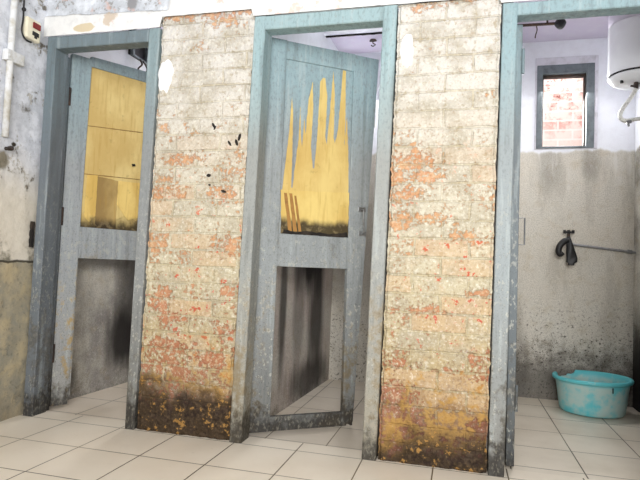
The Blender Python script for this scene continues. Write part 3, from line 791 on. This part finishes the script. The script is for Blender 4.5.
link('flexible_hose', bm, HOSE, wh, smooth=True)
bm = bmesh.new()
tube(bm, smoothpath([(.035, -.05, -.04), (.030, -.05, -.10), (.045, -.04, -.16), (.09, -.02, -.19), (.155, 0, -.20)], 8), .0115, 10)
link('flexible_hose', bm, HOSE, wh, smooth=True)
bm = bmesh.new(); tube(bm, [(-.060, -.066, -.235), (-.056, -.066, -.256)], .006, 8); tube(bm, [(-.07, -.066, -.232), (-.045, -.066, -.228)], .010, 8); link('hose_nut', bm, STEEL, wh)

# ------------------------------------------------------------ overhead pipe with an old lamp holder, right stall
oh = empty('lamp_holder_pipe', (0, 0, 0)); thing(oh, 'rusty rod under the right stall ceiling with a sooty round knob', 'lamp holder')
bm = bmesh.new(); tube(bm, [(2.08, 1.18, 2.40), (2.08, 1.18, 2.457)], .006, 8); tube(bm, [(1.80, 1.18, 2.405), (2.10, 1.18, 2.400), (2.13, 1.18, 2.400)], .009, 10); link('rod', bm, DARKM, oh)
bm = bmesh.new()
c = Vector((2.157, 1.18, 2.398))
bmesh.ops.create_icosphere(bm, subdivisions=3, radius=.034, matrix=Matrix.Translation(c))
for v in bm.verts: v.co = c+(v.co-c)*(1+.22*nz(v.co.x, v.co.y, v.co.z, 30))
link('knob', bm, BLACK, oh, smooth=True)
bm = bmesh.new(); tube(bm, smoothpath([(2.015, 1.18, 2.40), (2.020, 1.18, 2.365), (2.012, 1.18, 2.335), (2.010, 1.18, 2.315)], 5), .0035, 8); link('wire', bm, DARKM, oh)
# ceiling hook in the middle stall
hk = empty('ceiling_hook', (0, 0, 0)); thing(hk, 'small dark hook plate under the ceiling of the middle stall', 'hook')
bm = bmesh.new(); lathe(bm, [(.001, 2.448), (.022, 2.448), (.022, 2.456)], .950, 1.36, 16); link('plate', bm, DARKM, hk)
bm = bmesh.new(); tube(bm, smoothpath([(.95, 1.36, 2.45), (.95, 1.36, 2.43), (.967, 1.36, 2.42), (.95, 1.36, 2.408), (.937, 1.36, 2.418)], 5), .004, 8); link('hook', bm, DARKM, hk)
bm = bmesh.new(); tube(bm, [(.925, 1.36, 2.447), (.975, 1.36, 2.447)], .006, 6); link('crossbar', bm, DARKM, hk)
# dark vent box and dangling flex in the left stall
vb = empty('vent_box', (0, 0, 0)); thing(vb, 'dark sooty vent box high inside the left stall', 'vent')
bm = bmesh.new(); box(bm, -.575, -.555, .70, 1.06, 2.185, 2.36, .003); link('vent_back', bm, BLACK, vb)
bm = bmesh.new()
for y in (.70, .86, 1.03): box(bm, -.556, -.535, y, y+.022, 2.185, 2.36, .002)
box(bm, -.556, -.535, .70, 1.06, 2.178, 2.190, .002)
link('vent_bar', bm, WINF, vb)
bm = bmesh.new()
tube(bm, smoothpath([(-.545, .78, 2.19), (-.53, .80, 2.15), (-.545, .78, 2.11), (-.53, .82, 2.08)], 5), .006, 6); tube(bm, smoothpath([(-.54, .81, 2.19), (-.53, .86, 2.14), (-.54, .85, 2.09)], 5), .005, 6)
link('torn_flex', bm, DARKM, vb)

# ------------------------------------------------------------ left wall fittings
sb = empty('switch_box', (0, 0, 0)); thing(sb, 'cream wall switch box with red rocker above the left doorway corner', 'switch')
bm = bmesh.new(); box(bm, -.596, -.566, -.155, -.060, 1.965, 2.075, .008); link('box_body', bm, CREAM, sb)
bm = bmesh.new(); box(bm, -.567, -.558, -.118, -.070, 2.028, 2.058, .003); o = link('rocker_switch', bm, RED, sb); o['label'] = 'dark red rocker'
bm = bmesh.new(); box(bm, -.567, -.5635, -.118, -.074, 1.990, 2.012, .002); box(bm, -.567, -.5635, -.104, -.086, 1.978, 1.994, .002); link('socket', bm, BLACK, sb)
cb = bmesh.new()
tube(cb, smoothpath([(-.588, -.150, 2.45), (-.588, -.160, 2.20), (-.586, -.163, 2.12), (-.580, -.168, 2.05), (-.580, -.172, 1.99), (-.578, -.150, 1.955), (-.580, -.115, 1.954), (-.581, -.105, 1.958)], 6), .0042, 8)
bmesh.ops.create_icosphere(cb, subdivisions=2, radius=.011, matrix=Matrix.Translation((-.587, -.160, 2.105)))
thing(link('power_cable', cb, BLACK, smooth=True), 'black cable looping down the left wall into the switch box', 'cable')
for o_ in (sb, bpy.data.objects['power_cable']): o_.location.z = -.032
cd = empty('conduit_pipe', (0, 0, 0)); thing(cd, 'limewashed vertical pipe on the left wall left of the switch', 'pipe')
bm = bmesh.new(); tube(bm, [(-.580, -.226, 2.5), (-.580, -.230, 1.9), (-.580, -.228, 1.40)], .016, 12); link('pipe', bm, PIPEW, cd, smooth=True)
bm = bmesh.new(); box(bm, -.598, -.564, -.262, -.155, 1.775, 1.830, .004)
tube(bm, [(-.560, -.250, 1.80), (-.568, -.250, 1.80)], .006, 8); tube(bm, [(-.560, -.170, 1.80), (-.568, -.170, 1.80)], .006, 8)
link('conduit_clamp', bm, PIPEW, cd)
st = bmesh.new(); tube(st, smoothpath([(-.598, -.185, 1.355), (-.575, -.19, 1.355), (-.560, -.205, 1.345), (-.560, -.24, 1.34)], 5), .009, 10)
thing(link('pipe_stub', st, DARKM, smooth=True), 'short dark pipe stub poking from the cement patch in the left wall', 'pipe')
# dark crumbled joint between side wall and first jamb
bm = bmesh.new()
for i in range(80):
    z = .87+.13*i/79; r = .006+.006*abs(nz(1, 0, z, 25))
    box(bm, -.594, -.583+r*.4, -.010-r, .0, z, z+.005)
link('crumbled_joint', bm, SOOT, bpy.data.objects['wall_left'])
